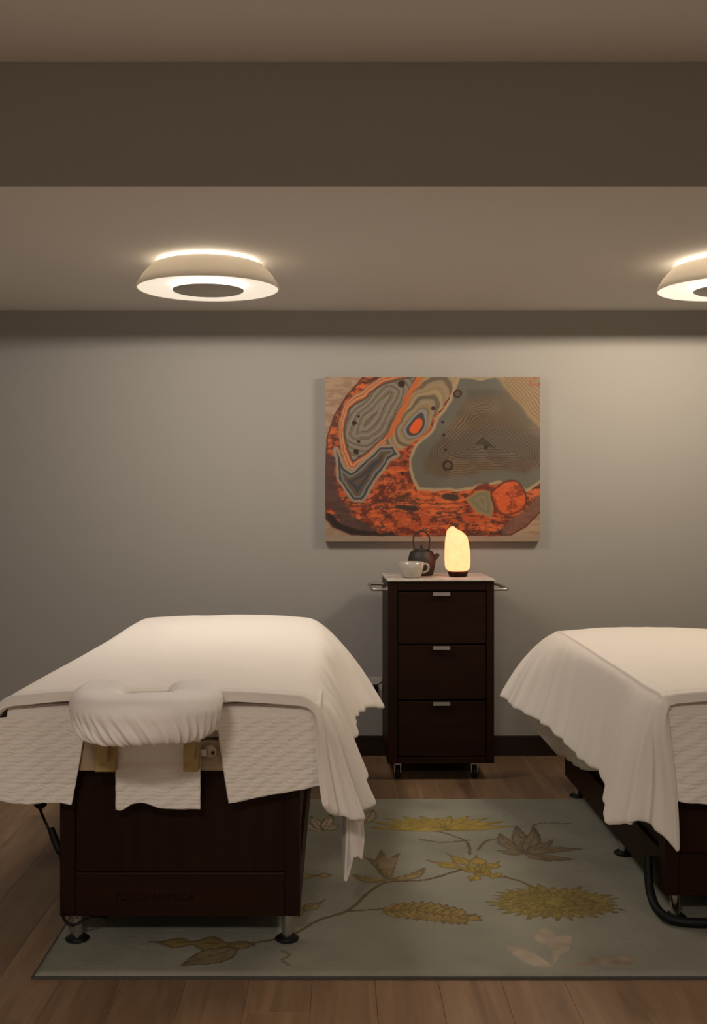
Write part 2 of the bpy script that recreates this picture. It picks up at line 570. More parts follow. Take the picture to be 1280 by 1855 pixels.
    # bound edge
    b = obj('bound_edge', boxes((RX0 - .004, RX1 + .004, RY0 - .004, RY0 + .004, .001, .008), (RX0 - .004, RX1 + .004, RY1 - .004, RY1 + .004, .001, .008),
                                (RX0 - .004, RX0 + .004, RY0, RY1, .001, .008), (RX1 - .004, RX1 + .004, RY0, RY1, .001, .008)),
            mat('rug_edge', (0.055, 0.052, 0.044, 1), 0.95), root)
    b.location = -root.location
    tag(b, 'dark bound edge')
    tag(root, 'grey green wool rug with gold leaves and pale tulip on wood floor', 'rug')
build_rug()

# ------------------------------------------------------------------ ceiling lamps
def ceiling_lamp(x, y, zc, k, label):
    down, up, group = LAMP_DOWN[k], LAMP_UP[k], None
    root = empty('ceiling_lamp', (x, y, zc))
    ld = bpy.data.lights.new('lamp_light', 'AREA')
    ld.shape = 'DISK'; ld.size = 0.54; ld.energy = down; ld.color = LAMP_COLOR[k]
    # photometric profile of the fitting: part narrow beam, part wide
    ld.use_nodes = True
    N, L = ld.node_tree.nodes, ld.node_tree.links
    ge = N.new('ShaderNodeNewGeometry')
    dt = N.new('ShaderNodeVectorMath'); dt.operation = 'DOT_PRODUCT'
    L.new(ge.outputs['Normal'], dt.inputs[0]); L.new(ge.outputs['Incoming'], dt.inputs[1])
    ab = N.new('ShaderNodeMath'); ab.operation = 'ABSOLUTE'; L.new(dt.outputs['Value'], ab.inputs[0])
    mx = N.new('ShaderNodeMath'); mx.operation = 'MAXIMUM'; mx.inputs[1].default_value = 0.06; L.new(ab.outputs[0], mx.inputs[0])
    dv = N.new('ShaderNodeMath'); dv.operation = 'DIVIDE'; dv.inputs[0].default_value = LAMP_WIDE[k]; L.new(mx.outputs[0], dv.inputs[1])
    ma = N.new('ShaderNodeMath'); ma.operation = 'MULTIPLY_ADD'; ma.inputs[1].default_value = 1 - LAMP_WIDE[k]
    L.new(mx.outputs[0], ma.inputs[0]); L.new(dv.outputs[0], ma.inputs[2])
    L.new(ma.outputs[0], N['Emission'].inputs['Strength'])
    lo = bpy.data.objects.new('lamp_light', ld); COL.objects.link(lo)
    lo.parent = root; lo.location = (0, 0, -0.1262)
    R, RT, RH = 0.298, 0.205, 0.152
    obj('canopy', lathe([(0, -0.001), (0.13, -0.001), (0.13, -0.05), (0, -0.05)], 40), M['ceiling'], root, True)
    obj('added_glow_strip', lathe([(0.1305, -0.004), (0.1305, -0.028)], 64), emit('added_strip', (1.0, 0.86, 0.68, 1), up), root, True)  # unseen emitter added to spread the glow over the ceiling
    # frosted glass shade, wide at the bottom
    t = 0.005
    prof = [(RT, -0.013), (0.230, -0.023), (0.252, -0.043), (0.272, -0.066), (0.287, -0.091), (R, -0.114), (R - t, -0.118), (0.281, -0.093), (0.266, -0.069), (0.247, -0.047), (0.226, -0.028), (RT - t, -0.017)]
    obj('shade', lathe(prof, 96, close=True), M['shade'], root, True)
    # glowing dish seen from below
    obj('diffuser', lathe([(R - 0.006, -0.115), (0.25, -0.108), (0.20, -0.100), (RH, -0.094)], 96),
        emit('lamp_diffuser', (1.0, 0.86, 0.68, 1), DIFFUSER[k]), root, True)
    obj('upper_glow', lathe([(0.27, -0.095), (0.20, -0.082), (0.14, -0.08)], 64), emit('lamp_upper', (1.0, 0.86, 0.68, 1), up * .10), root, True)
    hub = obj('hub', lathe([(RH - .004, -0.090), (RH - .004, -0.122), (RH - 0.010, -0.1245), (0, -0.1245)], 64),
              mat('hub_grey', (0.40, 0.36, 0.32, 1), 0.4, 0.3), root, True)
    obj('hub_band', lathe([(RH, -0.0935), (RH + .001, -0.112), (RH - .002, -.1215)], 64), emit('lit_band_glow', (1.0, 0.93, 0.82, 1), 1.1), root, True)  # emission stands in for the dish's light falling on the band
    tag(root, label, 'lamp', group)
    return root
ceiling_lamp(-0.536, 4.60, ZS, 0, 'round frosted ceiling lamp above the bed with the face cradle')
ceiling_lamp(1.638, 4.60, ZS, 1, 'round frosted ceiling lamp cut off by the right frame edge')
ceiling_lamp(-0.536, -0.60, ZC, 2, 'unseen round frosted lamp added on the upper ceiling, nearer the left wall')  # this and the next: out of view, added to light the bed fronts
ceiling_lamp(1.638, -0.60, ZC, 3, 'unseen round frosted lamp added on the upper ceiling, nearer the right wall')

# ------------------------------------------------------------------ agate print
def build_print():
    nx, ny = 470, 362
    u = np.linspace(60, 1217, nx); v = np.linspace(68, 975, ny)
    U0, V0 = np.meshgrid(u, v)
    wx, wy = fbm(U0 / 90, V0 / 90, 3, 1) - .5, fbm(U0 / 90, V0 / 90, 3, 2) - .5
    U, V = U0 + 34 * wx, V0 + 34 * wy
    mott = fbm(U0 / 22, V0 / 22, 4, 7); fine = fbm(U0 / 9, V0 / 9, 3, 12); strm = fbm(U0 / 95, V0 / 15, 4, 15)
    def mix(a, b, t): return a + (np.array(b, float) - a) * np.clip(t, 0, 1)[..., None]
    def c(*rgb): return np.broadcast_to(np.array(rgb, float), U.shape + (3,)).copy()
    ss = lambda a, b, x: np.clip((x - a) / (b - a), 0, 1) ** 2 * (3 - 2 * np.clip((x - a) / (b - a), 0, 1))
    def sdf(poly, X=U, Y=V): return np.where(inside(poly, X, Y), -1, 1) * dist_line(poly, X, Y, True)
    def stripes(base, d, per, col, amt, duty=.5):
        s = .5 + .5 * np.sin(2 * np.pi * d / per)
        return mix(base, col, amt * ss(duty - .25, duty + .25, s))
    low = fbm(U / 46, V / 34, 4, 61); flow = fbm(U / 120 + 2 * wx, V / 20, 4, 63)
    C = mix(c(172, 78, 43), (104, 46, 32), ss(.47, .64, low))
    C = mix(C, (208, 104, 54), ss(.48, .62, flow) * .85)
    C = mix(C, (64, 46, 40), (1 - ss(.012, .045, np.abs(fbm(U / 150, V / 42, 3, 81) - .5))) * .75)
    C = mix(C, (70, 50, 42), ss(.60, .72, strm) * .85)
    C = mix(C, (214, 136, 92), ss(.64, .78, fine) * .55)
    C = mix(C, (92, 46, 34), ss(.60, .72, mott) * .6)
    # left agate chamber
    nuc = [(245, 372), (262, 312), (330, 235), (410, 158), (368, 250), (330, 320), (285, 372)]
    d = sdf(nuc)
    chamber = [(168, 350), (196, 232), (300, 146), (430, 84), (552, 66), (486, 210), (395, 375), (352, 432), (212, 540), (178, 470)]
    dc = sdf(chamber)
    A = c(128, 122, 108)
    A = stripes(A, d, 30, (92, 78, 66), .75)
    A = stripes(A, d + 6, 13, (150, 138, 120), .4)
    ring = c(186, 142, 104)
    ring = stripes(ring, dc, 17, (176, 84, 44), .9)
    C = mix(C, (150, 112, 84), 1 - ss(34, 44, dc))
    C = np.where((dc < 32)[..., None], ring, C)
    C = np.where((dc < 0)[..., None], A, C)
    C = mix(C, (64, 54, 48), (1 - ss(3, 7, np.abs(dc + 4))) * .7)
    # dark blue fold under it
    fold = [(112, 470), (160, 565), (208, 600), (290, 520), (352, 470), (428, 452), (446, 492), (398, 520), (330, 620), (250, 745), (208, 745), (150, 640)]
    df = sdf(fold)
    Bl = mix(c(62, 64, 66), (96, 78, 62), ss(.45, .6, .5 + .5 * np.sin(2 * np.pi * df / 34)))
    Bl = mix(Bl, (118, 124, 120), (1 - ss(2, 7, np.abs(df + 16))) * .9)
    C = mix(C, (150, 132, 112), (1 - ss(10, 22, df)))
    C = np.where((df < 0)[..., None], Bl, C)
    # upper middle chamber with the orange eye
    ex, ey = (U - 540), (V - 343)
    ca, sa = math.cos(math.radians(-57)), math.sin(math.radians(-57))
    a, b = ex * ca + ey * sa, -ex * sa + ey * ca
    re = np.hypot(np.where(a > 0, a / 2.6, a / 1.5), b)
    mid = [(548, 66), (470, 225), (400, 372), (392, 430), (470, 468), (545, 425), (690, 240), (740, 150), (765, 66)]
    dm = sdf(mid)
    Mi = c(140, 126, 102)
    Mi = stripes(Mi, re, 23, (92, 80, 66), .75)
    Mi = stripes(Mi, re + 9, 46, (176, 150, 108), .5)
    Mi = mix(Mi, (196, 96, 46), (1 - ss(10, 40, np.abs(dist_line([(548, 66), (470, 215), (400, 370)], U, V) - 14))) * .8)
    Mi = mix(Mi, (66, 66, 68), (1 - ss(40, 52, re)) * .9)
    Mi = mix(Mi, (150, 146, 140), (1 - ss(3, 6, np.abs(re - 40))) * .8)
    Mi = mix(Mi, (214, 92, 44), 1 - ss(22, 27, re))
    C = np.where((dm < 0)[..., None], Mi, C)
    # big grey field with nested triangles
    big = [(768, 60), (722, 210), (650, 310), (562, 425), (512, 520), (518, 625), (560, 688), (640, 700), (800, 690), (900, 668), (985, 655), (1090, 672), (1150, 705), (1235, 640), (1500, 560), (1500, 60)]
    db = -sdf(big)
    dt = sdf([(912, 318), (1120, 505), (730, 500)])
    ap = sdf([(905, 398), (975, 458), (866, 436)])
    G = c(126, 117, 100)
    G = mix(G, (100, 95, 84), ss(.35, .65, fbm(U / 150, V / 110, 3, 71)) * .7)
    G = mix(G, (92, 92, 86), (1 - ss(60, 170, np.hypot((U - 900) / 1.3, V - 90))) * .8)
    lines = .5 + .5 * np.sin(2 * np.pi * dt / 13.5)
    G = mix(G, (92, 66, 48), .78 * ss(.45, .85, lines) * ss(40, 100, db) * (1 - ss(60, 190, dt)))
    dt = ap
    G = mix(G, (74, 66, 56), 1 - ss(0, 4, dt))
    G = G * np.array([.90, .85, .80])
    G = mix(G, (98, 99, 92), (1 - ss(18, 50, np.abs(db - 45))) * .7)
    G = mix(G, (172, 150, 116), (1 - ss(4, 16, np.abs(db - 6))) * .85)
    tr = dist_line([(1000, 68), (1110, 190), (1217, 330)], U, V)
    G = mix(G, (170, 138, 92), (1 - ss(6, 30, tr)) * .6)
    up = (V < 210 - 1.1 * (1217 - U) + 100)
    G = np.where((up & (U > 1020))[..., None], stripes(c(150, 126, 94), tr, 14, (112, 86, 60), .7), G)
    G = mix(G, (150, 64, 34), ss(.62, .72, mott) * ss(0, 60, U - 1130) * ss(0, 60, 180 - V))
    C = np.where((db > 0)[..., None], G, C)
    # blobs in the orange band
    blob = [(822, 735), (870, 705), (945, 700), (960, 770), (950, 845), (880, 825)]
    q = sdf(blob)
    C = np.where((q < 0)[..., None], stripes(c(128, 120, 92), q, 30, (112, 104, 82), .6), C)
    C = mix(C, (176, 110, 56), (1 - ss(2, 6, np.abs(q))) * .7)
    r = np.hypot(U - 1050, V - 735)
    C = np.where((r < 92)[..., None], mix(mix(c(200, 88, 44), (140, 60, 34), ss(.5, .66, low)), (214, 118, 66), ss(.62, .76, fine) * .6), C)
    C = mix(C, (84, 48, 36), (1 - ss(3, 8, np.abs(r - 92))) * .8)
    q = np.hypot((U - 735) / 55, (V - 728) / 22)
    C = mix(C, (66, 52, 44), 1 - ss(.7, 1.1, q))
    q = np.hypot((U - 500) / 60, (V - 792) / 14)
    C = mix(C, (60, 46, 40), 1 - ss(.7, 1.2, q))
    q = dist_line([(925, 660), (880, 680), (960, 690)], U, V)
    C = mix(C, (96, 42, 34), (1 - ss(8, 22, q)) * .8)
    # dark spots
    for (sx, sy, rr) in ((772, 160, 26), (720, 556, 33), (226, 480, 17), (216, 322, 14), (470, 106, 22), (692, 316, 10), (697, 386, 9), (706, 468, 10), (240, 425, 10), (238, 285, 9), (475, 600, 12), (640, 240, 12), (925, 455, 13), (1012, 922, 18)):
        q = np.hypot(U0 - sx, V0 - sy) + 6 * (mott - .5)
        C = mix(C, (52, 36, 28), (1 - ss(rr * .8, rr, q)))
        if rr > 24: C = mix(C, (104, 86, 66), (1 - ss(rr * .45, rr * .62, q)) * .8)
    # purple brown left margin and dark foot of the slice
    q = dist_line([(66, 520), (80, 640), (112, 760), (180, 860), (300, 925)], U, V)
    C = mix(C, (74, 58, 56), (1 - ss(26, 46, q + 26 * (mott - .5))) * .85)
    q = dist_line([(62, 850), (130, 900), (220, 935), (420, 960)], U, V)
    C = mix(C, (40, 32, 30), 1 - ss(22, 40, q + 16 * (mott - .5)))
    q = dist_line([(1217, 760), (1130, 850), (1040, 920)], U, V)
    C = mix(C, (112, 84, 74), (1 - ss(20, 44, q + 24 * (mott - .5))) * .8)
    # outside the slice: pale boards
    out = [(250, 60), (262, 68), (170, 172), (104, 282), (68, 396), (58, 560), (62, 852), (100, 895), (200, 940), (480, 946), (1060, 944), (1140, 895), (1240, 790), (1240, 60)]
    do = sdf(out, U0 + 10 * wx, V0 + 10 * wy)
    bg = mix(c(168, 142, 116), (150, 120, 96), ss(.4, .65, fbm(U0 / 60, V0 / 14, 3, 44)))
    bg = mix(bg, (150, 134, 116), ss(920, 950, V0) * .8)
    C = np.where((do > 0)[..., None], bg, C)
    C = mix(C, (84, 50, 38), (1 - ss(2, 7, np.abs(do + 3))) * .8 * (V0 < 940))
    # board joints
    for jv in (362, 517):
        C = mix(C, (70, 58, 48), (1 - ss(1, 3, np.abs(V0 - jv))) * .45 * ss(600, 760, U0))
    C = mix(C, C.mean(axis=2, keepdims=True) * np.ones(3), ((V0 > 362) & (V0 < 517) & (db > 40)) * .25)
    lum = linear_array(C * .94)
    Y0 = 5.765
    X0, X1 = (589 - PX) * Y0 / F, (978 - PX) * Y0 / F
    Zt, Zb = EYE - (683 - PY) * Y0 / F, EYE - (981 - PY) * Y0 / F
    gx = np.linspace(X0, X1, nx); gz = np.linspace(Zt, Zb, ny)
    GX, GZ = np.meshgrid(gx, gz)
    root = empty('agate_print', ((X0 + X1) / 2, 5.81, (Zt + Zb) / 2))
    P = np.stack([GX, np.full(GX.shape, Y0), GZ], -1)
    me, used = grid_mesh('printed_face', P[:, ::-1])
    ca = me.color_attributes.new('print', 'FLOAT_COLOR', 'POINT')
    l2 = lum[:, ::-1].reshape(-1, 3)
    ca.data.foreach_set('color', np.concatenate([l2, np.ones((len(l2), 1))], 1).ravel().astype(np.float32))
    o = link('printed_face', me, M['print'], root); o.location = -root.location
    b = obj('panel', boxes((X0, X1, Y0 + 0.0005, 5.807, Zb, Zt)), mat('panel_edge', (0.34, 0.26, 0.19, 1), 0.6), root)
    b.location = -root.location
    tag(root, 'unframed orange and grey agate slice print hanging on the grey wall', 'picture')
build_print()

# ------------------------------------------------------------------ rolling drawer cabinet
def child_local(o, root):
    o.parent = root
    return o
def build_trolley():
    root = empty('rolling_cabinet', (0.4935, 5.492, 0), math.radians(1.2))
    w, d = 0.2545, 0.212
    f = -d
    m, mw, mr = M['mahogany'], M['mahogany_wide'], M['mahogany_red']
    for s in (-1, 1):
        obj('side_panel', boxes((s * w - (0.022 if s > 0 else 0), s * w + (0.022 if s < 0 else 0), f + .02, d, .082, .954)), m, root, bevel=.002)
    obj('stile', boxes((-w, -w + .046, f, f + .0195, .082, .954)), m, root, bevel=.002)
    obj('stile', boxes((w - .036, w, f, f + .0195, .082, .954)), m, root, bevel=.002)
    obj('rail', boxes((-w + .0465, w - .0365, f, f + .0195, .909, .954)), mw, root, bevel=.002)
    obj('rail', boxes((-w + .0465, w - .0365, f, f + .0195, .082, .112)), mw, root, bevel=.002)
    obj('back_panel', boxes((-w + .0225, w - .0225, d - .012, d, .082, .954)), m, root)
    obj('bottom_panel', boxes((-w + .0225, w - .0225, f + .02, d - .0125, .082, .1)), m, root)
    for (z0, z1) in ((.6545, .9045), (.3875, .6475), (.1175, .3805)):
        dr = obj('drawer', boxes((-w + .049, w - .039, f + .003, f + .021, z0, z1), (-w + .06, w - .05, f + .021, d - .02, z0 + .03, z1 - .05)), mw, root, bevel=.002)
        h = obj('handle', boxes((-.040, .042, f - .016, f - .0135, z1 - .019, z1 - .003), (-.040, .042, f - .0135, f + .0028, z1 - .0055, z1 - .003)), M['steel'], dr, bevel=.0008)
        tag(h, 'brushed steel tab pull')
    top = obj('countertop', boxes((-w - .004, w + .004, f - .008, d + .006, .9545, .9645)), M['stone'], root, bevel=.002)
    tag(top, 'pale stone top')
    for s in (-1, 1):
        X = s * w
        br = [(X + s * .0005, y - .007, .895, y + .007, .935) for y in (-.17, .17)]
        rail = obj('side_rail', tube([(X + s * .004, -.17, .912), (X + s * .055, -.17, .912), (X + s * .070, -.160, .912), (X + s * .073, -.12, .912), (X + s * .073, .12, .912), (X + s * .070, .16, .912), (X + s * .055, .17, .912), (X + s * .004, .17, .912)], .008, 10, 60), M['steel'], root, True)
        for y in (-.17, .17):
            obj('bracket', lathe([(0, 0), (.016, 0), (.016, .006), (0, .006)], 20, c=(X if s > 0 else X - .006, y, .912), axis='x'), M['steel'], rail)
    for (cx, cy) in ((-.205, -.165), (.165, -.165), (-.205, .165), (.165, .165)):
        c = obj('caster', lathe([(0, -.011), (.030, -.011), (.034, -.007), (.034, .007), (.030, .011), (0, .011)], 28, c=(cx, cy, .0345), axis='x'), M['black'], root, True)
        fk = bmesh.new()
        obj('fork', boxes((cx - .016, cx - .0125, cy - .010, cy + .012, .030, .074), (cx + .0125, cx + .016, cy - .010, cy + .012, .030, .074), (cx - .016, cx + .016, cy - .016, cy + .016, .0705, .0815)), M['chrome'], c)
    tag(root, 'dark mahogany three-drawer cabinet on casters between the two beds', 'cabinet')
build_trolley()

TOP = 0.9648
# salt lamp
def build_salt():
    c = at(829, 1035, 5.45)
    root = empty('salt_lamp', (c.x, 5.45, TOP))
    obj('wooden_base', lathe([(0, 0.0), (.040, 0.0), (.046, .006), (.050, .022), (.042, .026), (0, .026)], 32), M['mahogany'], root, True)
    bm = bmesh.new()
    rr = random.Random(5)
    prof = [(0.040, .0265), (.057, .036), (.0625, .055), (.064, .085), (.062, .125), (.059, .165), (.054, .195), (.045, .218), (.028, .234), (.012, .240)]
    n = 14
    rings = []
    for k, (r, h) in enumerate(prof):
        ring = []
        for i in range(n):
            a = 2 * math.pi * i / n
            q = r * (1 + 0.06 * math.sin(3 * a + 1.2) + 0.025 * (rr.random() - .5) * 2)
            sk = -0.004 + 0.0 * h
            ring.append(bm.verts.new((q * math.cos(a) + sk - 0.008 * (h / .24) ** 2, q * math.sin(a) * .9, h + (0.010 * -math.cos(a) if k > 6 else 0))))
        rings.append(ring)
    for A, B in zip(rings[:-1], rings[1:]):
        for i in range(n): bm.faces.new((A[i], A[(i + 1) % n], B[(i + 1) % n], B[i]))
    bm.faces.new(rings[0][::-1]); bm.faces.new(rings[-1])
    o = obj('crystal', bm, M['salt'], root, False, bevel=.006)
    tag(root, 'glowing cream salt crystal lamp on the cabinet top', 'lamp')
build_salt()

def build_teapot():
    root = empty('teapot', (0.424, 5.53, TOP))
    body = lathe([(0, 0), (.048, 0), (.058, .006), (.066, .040), (.070, .070), (.066, .092), (.058, .116), (.050, .124), (.036, .127), (0, .127)], 40)
    obj('body', body, M['iron'], root, True)
    obj('spout', tube([(.060, 0, .085), (.074, 0, .095), (.083, 0, .108)], [.016, .012, .009], 12, 12), M['iron'], root, True)
    lid = obj('lid', lathe([(.034, .1275), (.032, .132), (.012, .136), (0, .136)], 28), M['iron'], root, True)
    obj('lid_knob', lathe([(.004, .1362), (.004, .142), (.008, .147), (.006, .153), (0, .155)], 16), M['iron'], lid, True)
    obj('handle', tube([(-.034, 0, .118), (-.040, 0, .160), (-.038, 0, .195), (-.018, 0, .218), (.010, 0, .220), (.034, 0, .200), (.040, 0, .168), (.034, 0, .118)], .0042, 10, 50), M['iron'], root, True)
    for s in (-1, 1):
        obj('handle_lug', lathe([(0, .112), (.008, .112), (.008, .130), (.005, .134), (0, .134)], 14, c=(s * .034, 0, 0)), M['iron'], root, True)
    tag(root, 'black cast iron teapot with loop handle behind the white cup', 'teapot')
build_teapot()

def build_cup():
    root = empty('cup', (0.362, 5.375, TOP))
    t = .004
    obj('bowl', lathe([(0, .001), (.044, .001), (.047, .004), (.058, .045), (.063, .076), (.060, .077), (.054, .045), (.043, .010), (0, .008)], 48), M['china'], root, True)
    obj('handle', tube([(.057, 0, .066), (.076, 0, .066), (.084, 0, .052), (.078, 0, .034), (.0545, 0, .022)], .005, 10, 30), M['china'], root, True)
    tag(root, 'wide white cup with loop handle in front of the teapot', 'cup')
build_cup()

# ------------------------------------------------------------------ treatment tables
def build_table(x0, x1, yf, yb, mx0, mx1, my0, my1, leg_ys, label, lettering, zr):
    """cabinet base x0..x1, yf..yb; padded top mx0..mx1, my0..my1"""
    cx = (x0 + x1) / 2
    root = empty('massage_table', (cx, (yf + yb) / 2, 0))
    rl = root.location
    def put(name, bm, m, parent=root, **k):
        o = obj(name, bm, m, parent, **k)
        o.location = -rl if parent is root else (0, 0, 0)
        return o
    zb, zt = 0.101, 0.546
    sw = 0.046
    m, mw = M['mahogany'], M['mahogany_wide']
    # four framed sides
    def side(axis, fixed, a, b, sgn):
        def bx(u0, u1, w0, w1, d0, d1):
            lo, hi = sorted((fixed + sgn * d0, fixed + sgn * d1))
            return (u0, u1, lo, hi, w0, w1) if axis == 'x' else (lo, hi, u0, u1, w0, w1)
        o = put('panel', boxes(bx(a + sw + .0005, b - sw - .0005, zb + .131, zt - .0255, .012, .020)), m)
        put('rail', boxes(bx(a + sw + .0005, b - sw - .0005, zb, zb + .130, 0, .022)), mw if axis == 'x' else m, bevel=.002)
        put('rail', boxes(bx(a + sw + .0005, b - sw - .0005, zt - .025, zt, 0, .022)), mw if axis == 'x' else m, bevel=.002)
        put('stile', boxes(bx(a, a + sw, zb, zt, 0, .022)), m, bevel=.002)
        put('stile', boxes(bx(b - sw, b, zb, zt, 0, .022)), m, bevel=.002)
    side('x', yf, x0, x1, 1)
    side('x', yb, x0, x1, -1)
    side('y', x0, yf + .0225, yb - .0225, 1)
    side('y', x1, yf + .0225, yb - .0225, -1)
    put('bottom_panel', boxes((x0 + .023, x1 - .023, yf + .023, yb - .023, zb + .005, zb + .02)), m)
    for ly in leg_ys:
        for lx in (x0 + .044, x1 - .040):
            lg = put('leg', lathe([(0, zr + .012), (.016, zr + .012), (.016, zb + .0045), (0, zb + .0045)], 20, c=(lx, ly, 0)), M['chrome'], sm=False)
            put('foot', lathe([(0, zr), (.035, zr), (.036, zr + .004), (.026, zr + .011), (.018, zr + .0118), (0, zr + .0118)], 28, c=(lx, ly, 0)), M['black'], lg, sm=True)
    # pale wooden deck and padded top
    dk = put('deck', boxes((x0 - .012, x1 + .012, yf - .045, yb + .2, .5465, .636)), M['birch'], bevel=.004)
    tag(dk, 'pale wooden deck edge')
    put('padded_top', boxes((mx0, mx1, my0, my1, .6365, .728)), M['mattress'], bevel=.03, seg=4)
    if lettering:
        cu = bpy.data.curves.new('lettering', 'FONT')
        cu.body = lettering
        cu.size = 0.030
        cu.extrude = 0.0006
        cu.space_character = 1.05
        cu.align_x = 'CENTER'
        to = bpy.data.objects.new('lettering', cu)
        COL.objects.link(to)
        bpy.context.view_layer.update()
        me = bpy.data.meshes.new_from_object(to.evaluated_get(bpy.context.evaluated_depsgraph_get()))
        bpy.data.objects.remove(to)
        lo = link('lettering', me, mat('carved_letters', (0.006, 0.002, 0.0012, 1), 0.5, spec=0.1), root)
        lo.rotation_euler = (math.pi / 2, 0, 0)
        lo.location = Vector((-.545, yf - .0008, .148)) - rl
        tag(lo, 'carved dark lettering')
    tag(root, label, 'massage table')
    return root

table_a = build_table(-.828, -.111, 3.30, 4.86, -.965, -.050, 3.262, 5.10, (3.337, 4.80),
            'dark mahogany massage table whose pale deck edge and face cradle show', 'TOUCHAMERICA', .0192)
table_b = build_table(1.030, 1.747, 3.47, 4.99, 1.008, 1.82, 3.448, 5.06, (3.511, 4.14, 4.935),
            'dark mahogany massage table showing its long side, cut off by the frame', None, .0192)

# ------------------------------------------------------------------ bedding
def ridged(a, specs):
    s = 0
    for lam, amp, ph in specs:
        s = s + amp * np.sin(2 * np.pi * a / lam + ph)
    return s

def side_curve(tab, n):
    return catmull(tab, n)

def build_duvet(name, zfun, left, right, folds_l, folds_r, thick, label, nr=230, warp=0.006, seed=1, near=0.0, seam=0.0, peak=.84):
    """left/right: rows (Ye, xe, dz, hx, hy, hz) far -> near"""
    Lr, Rr = side_curve(left, nr), side_curve(right, nr)
    ns, nt = 44, 64
    P = np.zeros((nr, 2 * ns + nt, 3))
    t = np.linspace(0, 1, ns + 1)[1:]
    def skirt(R, sgn, folds):
        E = np.stack([R[:, 1], R[:, 0], zfun(R[:, 0]) + R[:, 2]], 1)
        Hh = R[:, 3:6]
        seg = np.linalg.norm(np.diff(Hh[:, :2], axis=0), axis=1)
        a = np.concatenate([[0], np.cumsum(seg)])
        T = np.gradient(Hh[:, :2], axis=0); T /= np.linalg.norm(T, axis=1)[:, None] + 1e-9
        k = np.ones(9) / 9
        T = np.stack([np.convolve(np.pad(T[:, i], 4, 'edge'), k, 'valid') for i in (0, 1)], 1)
        T /= np.linalg.norm(T, axis=1)[:, None]
        nrm = np.stack([-T[:, 1], T[:, 0]], 1)
        flip = np.sign(nrm[len(nrm) // 2, 0]) * sgn
        nrm *= flip
        P1 = E + np.array([sgn * 0.095, 0, -0.002])
        mid = E + (Hh - E) * 0.50
        P2 = mid + np.array([sgn * 0.012, 0, 0.085])
        out = np.zeros((nr, ns, 3))
        f = ridged(a, folds)
        f2 = ridged(a + 0.31, [(l * .47, q * .35, p * 1.7) for l, q, p in folds])
        wt = 1 - near * .3 + near * np.exp(-((np.arange(nr) / nr - peak) / .10) ** 2)
        wt = wt * np.clip(np.arange(nr) / (nr * .16), .25, 1)
        for i, tt in enumerate(t):
            B = ((1 - tt) ** 3 * E.T + 3 * (1 - tt) ** 2 * tt * P1.T + 3 * (1 - tt) * tt ** 2 * P2.T + tt ** 3 * Hh.T).T
            amp = max(0, tt - 0.28) ** 1.15
            amp = amp * wt
            dsp = amp * (f + f2 * tt) + 0.004 * tt * np.sin(9 * tt + 5 * a)
            B[:, 0] += nrm[:, 0] * dsp; B[:, 1] += nrm[:, 1] * dsp
            B[:, 2] += 0.4 * amp * f2 * tt + seam * np.exp(-((tt - .16) / .03) ** 2)
            B[:, 0] += sgn * seam * np.exp(-((tt - .16) / .03) ** 2)
            out[:, i] = B
        return E, out
    EL, SL = skirt(Lr, -1, folds_l)
    ER, SR = skirt(Rr, 1, folds_r)
    P[:, :ns] = SL[:, ::-1]
    s = np.linspace(0, 1, nt)
    for i, q in enumerate(s):
        P[:, ns + i] = EL + (ER - EL) * q
    X, Y = P[:, ns:ns + nt, 0], P[:, ns:ns + nt, 1]
    puff = np.sin(np.pi * s) * (1 - 0.35 * np.sin(np.pi * s) ** 2) / .65
    edge = np.clip(np.minimum(np.arange(nr), np.arange(nr)[::-1]) / 40, 0, 1)
    P[:, ns:ns + nt, 2] += 0.012 * puff[None] + warp * (fbm(X * 5, Y * 3.2, 3, seed) - .5) * 2 * puff[None]
    P[:, ns + nt:] = SR
    # the near hem wanders a little
    w = np.clip((np.arange(nr) - (nr - 40)) / 40, 0, 1)
    xs = P[-1, ns:ns + nt, 0]
    wav = 0.012 * np.sin(xs * 9 + seed) + 0.008 * np.sin(xs * 21 + 2 * seed)
    P[:, ns:ns + nt, 1] += w[:, None] * wav[None] * np.sin(np.pi * s)[None]
    me, _ = grid_mesh(name, P)
    o = link(name, me, M['duvet'])
    sd = o.modifiers.new('thickness', 'SOLIDIFY'); sd.thickness = thick; sd.offset = -1
    sd.use_even_offset = False
    sb = o.modifiers.new('smooth', 'SUBSURF'); sb.levels = 1; sb.render_levels = 1
    tag(o, label, 'duvet')
    # make the shell point outward (top face up)
    if me.polygons[(nr // 2) * (2 * ns + nt - 1) + ns + nt // 2].normal.z < 0:
        me.flip_normals()
    return o

lip = [(.10, 0.0), (.072, -.004), (.050, -.007), (.030, .003), (.014, .001), (.004, -.012), (0, -.026)]
def rows(body, front, xe_n, hems):
    """append the rolled near hem to a list of rows"""
    out = list(body)
    for (dy, dz), h in zip(lip, hems):
        out.append((front + dy, xe_n, dz) + tuple(h))
    return out

